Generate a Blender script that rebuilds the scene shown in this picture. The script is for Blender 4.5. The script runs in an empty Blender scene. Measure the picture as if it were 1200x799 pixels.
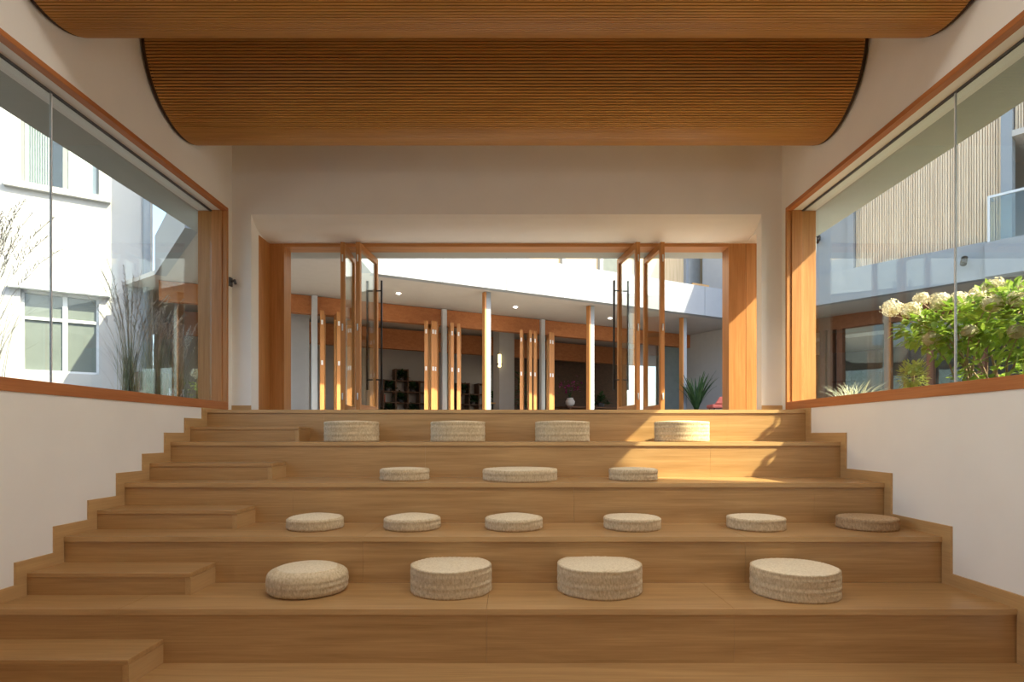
import bpy, math, random
from mathutils import Vector, Matrix
C = bpy.context.scene.collection
SC = bpy.context.scene
ZO = 1.68                       # room floor is z = 0 in the finished scene; geometry below is laid out from eye level
F = 700.0
def at(px, py, Y): return ((px-602)/F*Y, Y, (509-py)/F*Y)
def atx(px, py, X):
    Y = X*F/(px-602); return (X, Y, (509-py)/F*Y)

# ---------------------------------------------------------------- materials
def newmat(name):
    m = bpy.data.materials.new(name); m.use_nodes = True
    nt = m.node_tree; b = nt.nodes['Principled BSDF']
    return m, nt, b
def N(nt, t, **kw):
    n = nt.nodes.new(t)
    for k, v in kw.items(): setattr(n, k, v)
    return n
def ramp(nt, stops):
    r = N(nt, 'ShaderNodeValToRGB'); e = r.color_ramp.elements
    while len(e) < len(stops): e.new(0.5)
    for k, (p, c) in enumerate(stops):
        e[k].position = p; e[k].color = (c[0], c[1], c[2], 1)
    return r
def coords(nt, scale, kind='Object'):
    t = N(nt, 'ShaderNodeTexCoord'); mp = N(nt, 'ShaderNodeMapping')
    mp.inputs['Scale'].default_value = scale
    nt.links.new(t.outputs[kind], mp.inputs['Vector']); return mp.outputs['Vector']
def wood(name, dark, light, axis, rough=0.42, spec=0.35, sc=1.0):
    m, nt, b = newmat(name)
    s = [9*sc, 9*sc, 9*sc]; s['xyz'.index(axis)] = 0.55*sc
    v = coords(nt, s)
    n1 = N(nt, 'ShaderNodeTexNoise'); n1.inputs['Scale'].default_value = 1.6; n1.inputs['Detail'].default_value = 7; n1.inputs['Roughness'].default_value = .62; n1.inputs['Distortion'].default_value = .6
    nt.links.new(v, n1.inputs['Vector'])
    s2 = [90*sc, 90*sc, 90*sc]; s2['xyz'.index(axis)] = 2.0*sc
    n2 = N(nt, 'ShaderNodeTexNoise'); n2.inputs['Scale'].default_value = 1.0; n2.inputs['Detail'].default_value = 3
    nt.links.new(coords(nt, s2), n2.inputs['Vector'])
    mx = N(nt, 'ShaderNodeMath', operation='MULTIPLY_ADD'); mx.inputs[1].default_value = .35
    nt.links.new(n2.outputs['Fac'], mx.inputs[0]); 
    m2 = N(nt, 'ShaderNodeMath', operation='MULTIPLY'); m2.inputs[1].default_value = .65
    nt.links.new(n1.outputs['Fac'], m2.inputs[0]); nt.links.new(m2.outputs[0], mx.inputs[2])
    r = ramp(nt, [(.34, dark), (.66, light)])
    nt.links.new(mx.outputs[0], r.inputs['Fac']); nt.links.new(r.outputs['Color'], b.inputs['Base Color'])
    b.inputs['Roughness'].default_value = rough; b.inputs['Specular IOR Level'].default_value = spec
    bp = N(nt, 'ShaderNodeBump'); bp.inputs['Strength'].default_value = .06; bp.inputs['Distance'].default_value = .002
    nt.links.new(mx.outputs[0], bp.inputs['Height']); nt.links.new(bp.outputs['Normal'], b.inputs['Normal'])
    return m
def plain(name, col, rough=.6, metal=0, spec=.4, var=.06, scale=6, bump=0):
    m, nt, b = newmat(name)
    n = N(nt, 'ShaderNodeTexNoise'); n.inputs['Scale'].default_value = scale; n.inputs['Detail'].default_value = 4
    nt.links.new(coords(nt, (1, 1, 1)), n.inputs['Vector'])
    lo = [max(0, c*(1-var)) for c in col]; hi = [min(1, c*(1+var)) for c in col]
    r = ramp(nt, [(.3, lo), (.7, hi)])
    nt.links.new(n.outputs['Fac'], r.inputs['Fac']); nt.links.new(r.outputs['Color'], b.inputs['Base Color'])
    b.inputs['Roughness'].default_value = rough; b.inputs['Metallic'].default_value = metal; b.inputs['Specular IOR Level'].default_value = spec
    if bump:
        bp = N(nt, 'ShaderNodeBump'); bp.inputs['Strength'].default_value = bump; bp.inputs['Distance'].default_value = .004
        nt.links.new(n.outputs['Fac'], bp.inputs['Height']); nt.links.new(bp.outputs['Normal'], b.inputs['Normal'])
    return m
def glass(name, tint):
    m = bpy.data.materials.new(name); m.use_nodes = True; nt = m.node_tree; nt.nodes.clear()
    o = N(nt, 'ShaderNodeOutputMaterial'); mix = N(nt, 'ShaderNodeMixShader')
    tr = N(nt, 'ShaderNodeBsdfTransparent'); tr.inputs['Color'].default_value = (*tint, 1)
    gl = N(nt, 'ShaderNodeBsdfGlossy'); gl.inputs['Roughness'].default_value = 0.0; gl.inputs['Color'].default_value = (.95, 1, .98, 1)
    g = N(nt, 'ShaderNodeNewGeometry'); d = N(nt, 'ShaderNodeVectorMath', operation='DOT_PRODUCT')
    nt.links.new(g.outputs['Normal'], d.inputs[0]); nt.links.new(g.outputs['Incoming'], d.inputs[1])
    a = N(nt, 'ShaderNodeMath', operation='ABSOLUTE'); nt.links.new(d.outputs['Value'], a.inputs[0])
    s = N(nt, 'ShaderNodeMath', operation='SUBTRACT', use_clamp=True); s.inputs[0].default_value = 1; nt.links.new(a.outputs[0], s.inputs[1])
    p = N(nt, 'ShaderNodeMath', operation='POWER'); p.inputs[1].default_value = 5; nt.links.new(s.outputs[0], p.inputs[0])
    f = N(nt, 'ShaderNodeMath', operation='MULTIPLY_ADD', use_clamp=True); f.inputs[1].default_value = .96; f.inputs[2].default_value = .04
    nt.links.new(p.outputs[0], f.inputs[0]); nt.links.new(f.outputs[0], mix.inputs['Fac'])
    nt.links.new(tr.outputs[0], mix.inputs[1]); nt.links.new(gl.outputs[0], mix.inputs[2]); nt.links.new(mix.outputs[0], o.inputs['Surface'])
    return m
def emit(name, col, st):
    m, nt, b = newmat(name)
    b.inputs['Emission Color'].default_value = (*col, 1); b.inputs['Emission Strength'].default_value = st
    b.inputs['Base Color'].default_value = (*col, 1); return m
def straw(name, dark, light):
    m, nt, b = newmat(name)
    n = N(nt, 'ShaderNodeTexNoise'); n.inputs['Scale'].default_value = 62; n.inputs['Detail'].default_value = 5; n.inputs['Roughness'].default_value = .6
    nt.links.new(coords(nt, (1, 1, .55)), n.inputs['Vector'])
    r = ramp(nt, [(.3, dark), (.68, light)]); nt.links.new(n.outputs['Fac'], r.inputs['Fac'])
    nt.links.new(r.outputs['Color'], b.inputs['Base Color']); b.inputs['Roughness'].default_value = .8; b.inputs['Specular IOR Level'].default_value = .2
    bp = N(nt, 'ShaderNodeBump'); bp.inputs['Strength'].default_value = .4; bp.inputs['Distance'].default_value = .003
    nt.links.new(n.outputs['Fac'], bp.inputs['Height']); nt.links.new(bp.outputs['Normal'], b.inputs['Normal'])
    return m
def leafmat(name, dark, light):
    m, nt, b = newmat(name)
    n = N(nt, 'ShaderNodeTexNoise'); n.inputs['Scale'].default_value = 7; n.inputs['Detail'].default_value = 3
    nt.links.new(coords(nt, (1, 1, 1)), n.inputs['Vector'])
    r = ramp(nt, [(.32, dark), (.68, light)]); nt.links.new(n.outputs['Fac'], r.inputs['Fac'])
    nt.links.new(r.outputs['Color'], b.inputs['Base Color']); b.inputs['Roughness'].default_value = .55
    t = N(nt, 'ShaderNodeBsdfTranslucent'); nt.links.new(r.outputs['Color'], t.inputs['Color'])
    mx = N(nt, 'ShaderNodeMixShader'); mx.inputs['Fac'].default_value = .35
    o = nt.nodes['Material Output']
    nt.links.new(b.outputs[0], mx.inputs[1]); nt.links.new(t.outputs[0], mx.inputs[2]); nt.links.new(mx.outputs[0], o.inputs['Surface'])
    return m
M = {}
for ax in 'xyz':
    M['oak_'+ax] = wood('oak_'+ax, (.36, .20, .074), (.545, .33, .142), ax, rough=.33, spec=.5)
    M['oakl_'+ax] = wood('oak_edge_'+ax, (.46, .28, .12), (.58, .37, .17), ax)
    M['larch_'+ax] = wood('larch_'+ax, (.40, .165, .045), (.58, .275, .095), ax, rough=.45)
    M['red_'+ax] = wood('red_larch_'+ax, (.38, .13, .04), (.52, .21, .075), ax, rough=.55)
M['slat'] = wood('slat_wood', (.40, .195, .045), (.54, .275, .068), 'x', rough=.45)
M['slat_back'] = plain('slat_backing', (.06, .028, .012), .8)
M['gap_shade'] = plain('gap_shade_dark', (.05, .028, .018), .8)  # dark colour stands in for the shade in the gap at the walls
M['plaster'] = plain('warm_white_plaster', (.85, .845, .83), .9, spec=.2, var=.02, scale=2)
M['white'] = plain('white_render', (.46, .46, .455), .85, spec=.2, var=.02)
M['fascia'] = plain('pale_blue_grey_panel', (.285, .32, .355), .55, spec=.3, var=.02)
M['soffit'] = plain('grey_soffit', (.50, .47, .44), .8, var=.02)
M['eave'] = plain('grey_green_eave', (.40, .42, .40), .8, var=.02)
M['bounce_slab'] = plain('pale_bounce_slab', (.58, .56, .52), .8, var=.06)
M['panelw'] = plain('white_metal_panel', (.78, .79, .80), .5, var=.02)
M['steel'] = plain('light_grey_steel', (.66, .69, .72), .45, var=.03)
M['black'] = plain('black_metal', (.03, .028, .027), .35, metal=.6)
M['darkgrey'] = plain('dark_grey', (.10, .10, .11), .5)
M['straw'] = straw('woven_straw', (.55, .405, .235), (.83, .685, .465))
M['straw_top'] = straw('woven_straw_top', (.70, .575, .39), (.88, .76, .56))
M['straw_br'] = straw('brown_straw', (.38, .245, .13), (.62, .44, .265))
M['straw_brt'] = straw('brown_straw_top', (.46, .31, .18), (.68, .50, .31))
M['glass'] = glass('pane_glass', (.93, .962, .948))
M['glass_clear'] = glass('door_glass', (.95, .975, .965))
M['ground'] = plain('courtyard_paving', (.22, .215, .205), .85, var=.1)
M['soil'] = plain('planting_soil', (.16, .11, .07), .95, var=.3, bump=.6, scale=20)
M['batten'] = wood('bamboo_batten', (.62, .48, .34), (.80, .66, .49), 'z', rough=.7)
M['tan'] = wood('tan_panel', (.55, .42, .24), (.70, .56, .36), 'z', rough=.7)
M['batten_back'] = plain('batten_back_board', (.40, .31, .22), .8)  # even tan backing, darker than the battens
M['brown_x'] = wood('brown_beam_wood', (.15, .062, .034), (.23, .10, .056), 'x', rough=.5)
M['brown_z'] = wood('brown_post_wood', (.15, .062, .034), (.23, .10, .056), 'z', rough=.5)
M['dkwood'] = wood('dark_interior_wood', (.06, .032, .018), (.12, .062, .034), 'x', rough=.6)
M['shelfwood'] = wood('shelf_wood', (.11, .055, .03), (.2, .10, .055), 'x', rough=.6)
M['leaf'] = leafmat('fresh_leaf', (.14, .27, .03), (.46, .60, .09))
M['leafd'] = leafmat('dark_leaf', (.02, .065, .02), (.07, .15, .05))
M['bush'] = leafmat('yellow_green_leaf', (.36, .46, .08), (.66, .70, .24))
M['petal'] = leafmat('cream_petal', (.72, .64, .40), (.90, .86, .72))
M['pinkpetal'] = leafmat('magenta_petal', (.35, .03, .18), (.5, .06, .3))
M['grass'] = leafmat('dry_grass', (.13, .15, .08), (.34, .35, .22))
M['palegrass'] = leafmat('pale_grass', (.42, .46, .30), (.74, .74, .56))
M['plume'] = leafmat('grass_plume', (.34, .29, .24), (.54, .48, .40))
M['stem'] = plain('woody_stem', (.36, .25, .15), .8)
M['curtain'] = plain('grey_curtain', (.36, .38, .37), .9)
M['pot'] = plain('white_pot', (.70, .68, .66), .4)
M['basket'] = plain('brown_planter', (.28, .18, .11), .8)
M['red'] = plain('coral_fabric', (.62, .16, .12), .8)
M['frame_grey'] = plain('mid_grey_frame', (.20, .215, .215), .5)
M['pane_reflection'] = plain('white_reflection', (.75, .75, .75), .8)
M['winglass'] = plain('dim_window_glass', (.15, .175, .165), .12, spec=.6)
M['lampglow'] = emit('warm_lamp', (1, .80, .42), 1.6)
M['spotglow'] = emit('downlight_glow', (1, .92, .78), 9)
M['books'] = plain('book_spines', (.42, .36, .32), .8, var=.5, scale=30)

# ---------------------------------------------------------------- mesh building
class MB:
    def __init__(s): s.v = []; s.f = []; s.sm = []
    def box(s, x0, x1, y0, y1, z0, z1):
        b = len(s.v)
        s.v += [(x, y, z) for z in (z0, z1) for y in (y0, y1) for x in (x0, x1)]
        s.face4(b, [(0, 2, 3, 1), (4, 5, 7, 6), (0, 1, 5, 4), (2, 6, 7, 3), (0, 4, 6, 2), (1, 3, 7, 5)]); return s
    def face4(s, b, fs, sm=False):
        for f in fs: s.f.append(tuple(b+i for i in f)); s.sm.append(sm)
    def obox(s, p, u, L, T, z0, z1, off=0):
        """box along plan direction u from p, length L, thickness T (towards the left normal), z range"""
        n = (-u[1], u[0]); b = len(s.v)
        for z in (z0, z1):
            for t in (off, off+T):
                for l in (0, L): s.v.append((p[0]+u[0]*l+n[0]*t, p[1]+u[1]*l+n[1]*t, z))
        s.face4(b, [(0, 2, 3, 1), (4, 5, 7, 6), (0, 1, 5, 4), (2, 6, 7, 3), (0, 4, 6, 2), (1, 3, 7, 5)]); return s
    def prism(s, poly, ax, a0, a1):
        """polygon extruded along axis ax; poly given in the two other axes (in xyz order)"""
        b = len(s.v); n = len(poly)
        for a in (a0, a1):
            for p in poly:
                q = list(p); q.insert('xyz'.index(ax), a); s.v.append(tuple(q))
        s.f.append(tuple(range(b+n-1, b-1, -1))); s.f.append(tuple(range(b+n, b+2*n))); s.sm += [False, False]
        for i in range(n):
            j = (i+1) % n; s.f.append((b+i, b+j, b+n+j, b+n+i)); s.sm.append(False)
        return s
    def tube(s, pts, r, n=8, r1=None):
        pts = [Vector(p) for p in pts]; b = len(s.v); m = len(pts)
        up = Vector((0, 0, 1))
        for i, p in enumerate(pts):
            d = (pts[min(i+1, m-1)]-pts[max(i-1, 0)]).normalized()
            a = d.cross(up if abs(d.z) < .9 else Vector((1, 0, 0))).normalized(); c = d.cross(a)
            rr = r if r1 is None else r+(r1-r)*i/(m-1)
            for k in range(n):
                t = 2*math.pi*k/n; s.v.append(tuple(p+a*math.cos(t)*rr+c*math.sin(t)*rr))
        for i in range(m-1):
            for k in range(n):
                k2 = (k+1) % n; s.f.append((b+i*n+k, b+i*n+k2, b+(i+1)*n+k2, b+(i+1)*n+k)); s.sm.append(True)
        s.f.append(tuple(b+k for k in range(n-1, -1, -1))); s.f.append(tuple(b+(m-1)*n+k for k in range(n))); s.sm += [False, False]
        return s
    def lathe(s, prof, n=32, c=(0, 0, 0), fn=None):
        b = len(s.v); m = len(prof)
        for j, (r, z) in enumerate(prof):
            for k in range(n):
                t = 2*math.pi*k/n; dr, dz = fn(j, k) if fn else (0, 0)
                s.v.append((c[0]+(r+dr)*math.cos(t), c[1]+(r+dr)*math.sin(t), c[2]+z+dz))
        for j in range(m-1):
            for k in range(n):
                k2 = (k+1) % n; s.f.append((b+j*n+k, b+j*n+k2, b+(j+1)*n+k2, b+(j+1)*n+k)); s.sm.append(True)
        s.f.append(tuple(b+k for k in range(n-1, -1, -1))); s.f.append(tuple(b+(m-1)*n+k for k in range(n))); s.sm += [False, False]
        return s
    def leaf(s, p, d, up, L, W):
        d = Vector(d).normalized(); sd = d.cross(Vector(up)); 
        if sd.length < 1e-4: sd = d.cross(Vector((1, 0, 0)))
        sd.normalize(); nn = sd.cross(d); p = Vector(p); b = len(s.v)
        for q in (p, p+d*L*.35+sd*W*.5+nn*W*.12, p+d*L*.45, p+d*L*.35-sd*W*.5+nn*W*.12, p+d*L*.72+sd*W*.36+nn*W*.02, p+d*L*.72-sd*W*.36+nn*W*.02, p+d*L-nn*L*.12): s.v.append(tuple(q))
        s.face4(b, [(0, 1, 2), (0, 2, 3), (1, 4, 6, 2), (2, 6, 5, 3)]); return s
    def blade(s, pts, w):
        pts = [Vector(p) for p in pts]; b = len(s.v); m = len(pts)
        d = (pts[-1]-pts[0]); sd = Vector((-d.y, d.x, 0))
        if sd.length < 1e-4: sd = Vector((1, 0, 0))
        sd.normalize()
        for i, p in enumerate(pts):
            ww = w*(1-.85*i/(m-1)); s.v.append(tuple(p-sd*ww/2)); s.v.append(tuple(p+Vector((0, 0, ww*.25)))); s.v.append(tuple(p+sd*ww/2))
        for i in range(m-1):
            s.f.append((b+3*i, b+3*i+1, b+3*i+4, b+3*i+3)); s.f.append((b+3*i+1, b+3*i+2, b+3*i+5, b+3*i+4)); s.sm += [True, True]
        return s
    def build(s, name, mat, parent=None, org=None, bevel=0, rot=None):
        if org is None:
            if parent is not None: org = tuple(parent['_o'])
            else:
                xs = [v[0] for v in s.v]; ys = [v[1] for v in s.v]; zs = [v[2] for v in s.v]
                org = ((min(xs)+max(xs))/2, (min(ys)+max(ys))/2, min(zs))
        me = bpy.data.meshes.new(name)
        me.from_pydata([(v[0]-org[0], v[1]-org[1], v[2]-org[2]) for v in s.v], [], s.f); me.update()
        for p, q in zip(me.polygons, s.sm): p.use_smooth = q
        me.materials.append(M[mat]); o = bpy.data.objects.new(name, me); C.objects.link(o)
        o['_o'] = org
        if parent is not None:
            po = parent['_o']; o.parent = parent; o.location = (org[0]-po[0], org[1]-po[1], org[2]-po[2])
        else: o.location = org
        if bevel:
            b = o.modifiers.new('b', 'BEVEL'); b.width = bevel; b.segments = 2; b.limit_method = 'ANGLE'
        return o
def tag(o, label=None, cat=None, group=None, kind=None):
    if label: o['label'] = label
    if cat: o['category'] = cat
    if group: o['group'] = group
    if kind: o['kind'] = kind
    return o
def thing(name, loc, label, cat, group=None, kind=None):
    o = bpy.data.objects.new(name, None); C.objects.link(o); o.location = loc; o['_o'] = loc; o.empty_display_size = .1
    return tag(o, label, cat, group, kind)
def struct(o, label=None, cat=None): return tag(o, label, cat, None, 'structure')

# ---------------------------------------------------------------- room shell
XL, XR = -3.89, 3.705
WT = .38
YT = dict(A=4.39, B=5.157, C=5.957, D=6.757, E=7.557)
ZT = dict(A=-1.279, B=-.881, C=-.483, D=-.085, E=.313)
ZF = -1.68
YB, YD, YDO = 8.25, 8.87, 9.15
ZC = 4.2
YW0 = -1.5                        # near end of the side windows
YR = -4.0                        # rear of the room
struct(MB().box(XL-.05, XR+.05, YR, YT['A']+.05, ZF-.1, ZF).build('floor', 'oak_x'), 'pale oak floor at the foot of the seating steps', 'floor')
c = MB(); c.box(XL-.38, XR+.38, YR-.3, 9.15, ZC, ZC+.35)
struct(c.build('ceiling', 'plaster'), 'white plaster ceiling above the slatted wooden vaults', 'ceiling')
def side_wall(name, sx, x, yend, lab):
    m = MB(); xo = x+sx*WT; a, b = min(x, xo), max(x, xo)
    m.box(a, b, YR, yend, ZF-.1, .335)
    m.box(a, b, YR, YW0, .335, 3.073)
    m.box(a, b, YR, yend, 3.073, ZC)
    m.box(a, b, 8.12, yend, .335, 3.073)
    xe = -4.75 if sx < 0 else 4.64
    h0, h1 = sorted((x+sx*.067, xo)); m.box(h0, h1, YW0, 8.12, 3.03, 3.073)
    struct(m.build(name, 'plaster'), lab, 'wall')
    e = MB(); a2, b2 = sorted((xo, xe)); e.box(a2, b2, YR-.3, YDO+.32, 3.03, 3.3)
    return e
eL = side_wall('wall_left', -1, XL, 8.485, 'white plaster wall holding the long window on the left')
eR = side_wall('wall_right', 1, XR, 8.42, 'white plaster wall holding the long window on the right')
struct(eL.build('trim_1', 'eave'), 'grey roof eave outside the left window', 'eave')
struct(eR.build('trim_2', 'eave'), 'grey roof eave outside the right window', 'eave')
w = MB()
w.box(XL, -3.624, YB, 8.485, .313, ZC)
w.box(3.424, XR, YB, 8.42, .313, ZC)
w.prism([(YB+.62*i/16, 2.836+.204*(math.exp(-4*i/16)-math.exp(-4))/(1-math.exp(-4))) for i in range(17)]+[(YDO, 2.836), (YDO, ZC), (YB, ZC)], 'x', -3.624, 3.424)
w.box(XL-WT, -3.624, 8.485, YDO, 2.836, ZC); w.box(3.424, XR+WT, 8.42, YDO, 2.836, ZC)
w.box(XL-WT, -3.664, 8.485, YDO, .2, 2.836)
w.box(3.9, XR+WT, 8.87, YDO, .2, 2.836)
struct(w.build('wall_back', 'plaster'), 'white plaster wall around the wide folding door opening', 'wall')
struct(MB().box(XL-WT-.48, XR+WT+.55, YDO, YDO+.32, 2.788, 3.03).build('trim_3', 'eave'), 'grey eave above the outside of the folding doors', 'eave')
w = MB()
w.box(XL-WT, XR+WT, YR-.3, YR, ZF-.1, ZC)
struct(w.build('wall_rear', 'plaster'))

# ---------------------------------------------------------------- seating tiers
names = 'ABCDE'
tl = dict(A='lowest wide oak seating tier at the foot of the stair', B='second wide oak seating tier from the bottom', C='middle wide oak seating tier, third from the bottom',
          D='fourth wide oak seating tier, catching sun on its riser', E='top oak tier forming the landing in front of the doors')
for i, k in enumerate(names):
    y0, z = YT[k], ZT[k]; zb = ZF if i == 0 else ZT[names[i-1]]
    y1 = YT[names[i+1]] if i < 4 else YDO
    t = thing('seating_tier', (0, y0, zb), tl[k], 'seating step', 'wide oak seating tiers')
    xr1 = XR if i < 4 else XR
    tr = MB(); cuts = {'A': [-2.9, -.2, 1.62], 'B': [-1.3, 2.0], 'C': [-2.2, .6, 3.0], 'D': [-1.0, 2.225], 'E': [-2.4, .4, 2.7]}[k]
    xs = [XL+.002]+cuts+[XR-.002]
    for a, b in zip(xs, xs[1:]): tr.box(a+.0005, b-.0005, y0-.012, 8.248 if i == 4 else y1-.001, z-.042, z)
    tr.build('tread', 'oak_x', t, bevel=.003)
    ns = MB()
    for p_, q_ in zip(xs, xs[1:]): ns.box(p_+.0005, q_-.0005, y0-.018, y0-.0125, z-.042, z)
    ns.build('nosing', 'oakl_x', t)
    rs = MB()
    for a, b in zip(xs, xs[1:]): rs.box(a+.0006, b-.0006, y0, y0+.03, zb, z-.043)
    rs.build('riser', 'oak_x', t)
    MB().box(XL+.002, XR-.002, y0+.031, 8.248 if i == 4 else y1-.001, zb, z-.043).build('carcass', 'oak_x', t)
struct(MB().box(-3.624, 3.9, 8.25, YDO, .2, .313).build('trim_4', 'oak_x'), 'oak threshold under the folding doors', 'threshold')
XS = -2.575
hl = ['left oak half step on the floor below the lowest tier, the largest one', 'left oak half step on the lowest tier', 'left oak half step on the second tier',
      'left oak half step on the middle tier', 'left oak half step just below the landing, the smallest looking']
half = []
for i, k in enumerate(names):
    y1 = YT[k]; zb = ZF if i == 0 else ZT[names[i-1]]; y0 = y1-.395; z = zb+.176
    half.append((y0, z))
    t = thing('half_step', (XL+.6, y0, zb), hl[i], 'step', 'oak half steps along the left wall')
    MB().box(XL+.002, XS, y0-.01, y1, z-.036, z).build('tread', 'oak_x', t, bevel=.003)
    MB().box(XL+.002, XS-.045, y0, y0+.03, zb, z-.037).build('riser', 'oak_x', t)
    MB().box(XS-.044, XS, y0, y1, zb, z-.037).build('end_panel', 'oakl_y', t)
# stepped skirting on both walls
def skirting(name, x0, x1, prof, lab):
    lo = prof; hi = [(y-.105, min(z+.105, .333)) for y, z in prof]
    hi[0] = (lo[0][0], hi[0][1]); hi[-1] = (lo[-1][0], .333)
    m = MB(); m.prism(lo+hi[::-1], 'x', x0, x1)
    struct(m.build(name, 'oakl_y'), lab, 'skirting')
pr = [(YR+.02, ZF)]; pl = [(YR+.02, ZF)]
for i, k in enumerate(names):
    zb = ZF if i == 0 else ZT[names[i-1]]
    pr += [(YT[k]-.012, zb), (YT[k]-.012, ZT[k])]
    pl += [(half[i][0]-.01, zb), (half[i][0]-.01, half[i][1]), (YT[k]-.012, half[i][1]), (YT[k]-.012, ZT[k])]
pr.append((8.12, ZT['E'])); pl.append((8.12, ZT['E']))
skirting('baseboard_left', XL, XL+.018, pl, 'oak skirting stepping up the left wall')
skirting('baseboard_right', XR-.018, XR, pr, 'oak skirting stepping up the right wall')
m = MB(); m.box(XL, -3.624, YB-.015, YB, .313, .40); m.box(3.424, XR, YB-.015, YB, .313, .40)
struct(m.build('baseboard_back', 'oakl_x'), 'low oak skirting at the foot of the door wall', 'skirting')

# ---------------------------------------------------------------- side windows
def side_window(name, sx, x, lab):
    t = thing(name, (x+sx*.19, 4, .333), lab, 'window', None, 'structure')
    def bx(a, b, *r):
        lo, hi = sorted((x+sx*a, x+sx*b)); return MB().box(lo, hi, *r)
    bx(-.012, .38, YW0, 8.12, .333, .438).build('sill', 'red_y', t, bevel=.003)
    bx(-.012, .067, YW0, 8.12, 3.024, 3.074).build('head', 'red_y', t, bevel=.003)
    j = bx(-.012, .38, 8.075, 8.121, .438, 3.024); lo, hi = sorted((x+sx*.012, x+sx*.19))
    j.build('jamb', 'larch_z', t, bevel=.002)
    bx(.05, .185, 8.062, 8.075, .438, 3.03).build('jamb_lining', 'larch_z', t, bevel=.002)
    ys = [YW0, 2.3, 5.28, 8.072]
    for a, b in zip(ys, ys[1:]): bx(.194, .206, a+.006, b-.006, .438, 3.03).build('pane', 'glass', t)
    for c0 in (.188, .207): bx(c0, c0+.005, YW0, 8.07, 3.012, 3.03).build('channel', 'darkgrey', t)
    for y in ys[1:3]: bx(.192, .208, y-.006, y+.006, .438, 3.03).build('joint', 'steel', t)
side_window('window_1', -1, XL, 'long frameless window in the left wall with larch surround')
side_window('window_2', 1, XR, 'long frameless window in the right wall with larch surround')
s3 = thing('added_sun_slot', (3.9, 8.65, .313), 'added sun slot, hidden from view, between right wall and door frame', 'window', None, 'structure')
MB().box(3.90, 3.912, 8.42, 8.87, .313, 2.836).build('pane', 'glass_clear', s3)  # slot added out of view so the sun reaches the right door post

# ---------------------------------------------------------------- door frame and leaves
d1 = thing('door_1', (0, 9.0, .313), 'larch frame of the wide folding door opening', 'door frame', None, 'structure')
MB().box(-3.664, -3.624, 8.485, YD, .313, 2.836).build('lining', 'larch_z', d1, bevel=.002)
MB().box(-3.664, -3.41, YD, YDO, .313, 2.836).build('post', 'larch_z', d1, bevel=.004)
rp = MB(); rp.box(3.194, 3.445, YD, YDO, .313, 2.836); rp.box(3.449, 3.9, YD, YDO, .313, 2.836)
rp.build('post', 'larch_z', d1, bevel=.003)
MB().box(-3.41, 3.194, YD, YDO, 2.788, 2.836).build('header', 'larch_x', d1)
def leaf(near, far, lab, handle):
    nx, ny = near; fx, fy = far; L = math.hypot(fx-nx, fy-ny); th = math.atan2(fy-ny, fx-nx)
    t = thing('folding_door', (nx, ny, .313), lab, 'folding door', 'open folding glass doors')
    z0, z1 = .325, 2.785; T = .03
    R = Matrix.Rotation(th, 4, 'Z')
    def put(m, name, mat, bevel=0, par=None):
        v = [R @ Vector(p) for p in m.v]; m.v = [(p.x+nx, p.y+ny, p.z) for p in v]
        return m.build(name, mat, par or t, org=(nx, ny, .313), bevel=bevel)
    put(MB().box(0, .075, -T, T, z0, z1), 'stile', 'larch_z', .003); put(MB().box(L-.075, L, -T, T, z0, z1), 'stile', 'larch_z', .003)
    put(MB().box(.076, L-.076, -T, T, z1-.09, z1), 'top_rail', 'larch_y', .003); put(MB().box(.076, L-.076, -T, T, z0, z0+.11), 'bottom_rail', 'larch_y', .003)
    put(MB().box(.07, L-.07, -.008, .008, z0+.1, z1-.08), 'pane', 'glass_clear')
    if handle:
        for s in (-1, 1):
            hx = L-.11
            h = put(MB().tube([(hx, s*.115, .70), (hx, s*.115, 2.42)], .016, 12), 'pull_bar', 'black')
            for zz in (.86, 2.26):
                put(MB().tube([(hx, s*T, zz), (hx, s*.118, zz)], .010, 8), 'standoff', 'black', 0, h)
    for zz in (.55, 1.55, 2.55): put(MB().tube([(-.012, .0, zz-.05), (-.012, .0, zz+.05)], .011, 8), 'hinge', 'steel')
leaf((-2.475, 8.64), (-2.545, 9.5), 'glass folding door nearest the left jamb, folded open edge on', False)
leaf((-2.255, 8.64), (-2.185, 9.52), 'left glass folding door with the long black pull bars', True)
leaf((2.155, 8.64), (2.085, 9.5), 'glass folding door nearest the right jamb, folded open', False)
leaf((1.80, 8.64), (1.675, 9.52), 'right glass folding door with the long black pull bars', True)
wf = thing('wall_fixture', (XL, 8.19, 2.03), 'small dark grey fixture on the wall strip right of the left window', 'wall fixture')
MB().box(XL, XL+.02, 8.15, 8.23, 2.03, 2.15).build('back_plate', 'darkgrey', wf, bevel=.004)
MB().tube([(XL+.02, 8.19, 2.10), (XL+.07, 8.18, 2.11), (XL+.085, 8.17, 2.06)], .018, 10).build('arm', 'darkgrey', wf)

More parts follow.
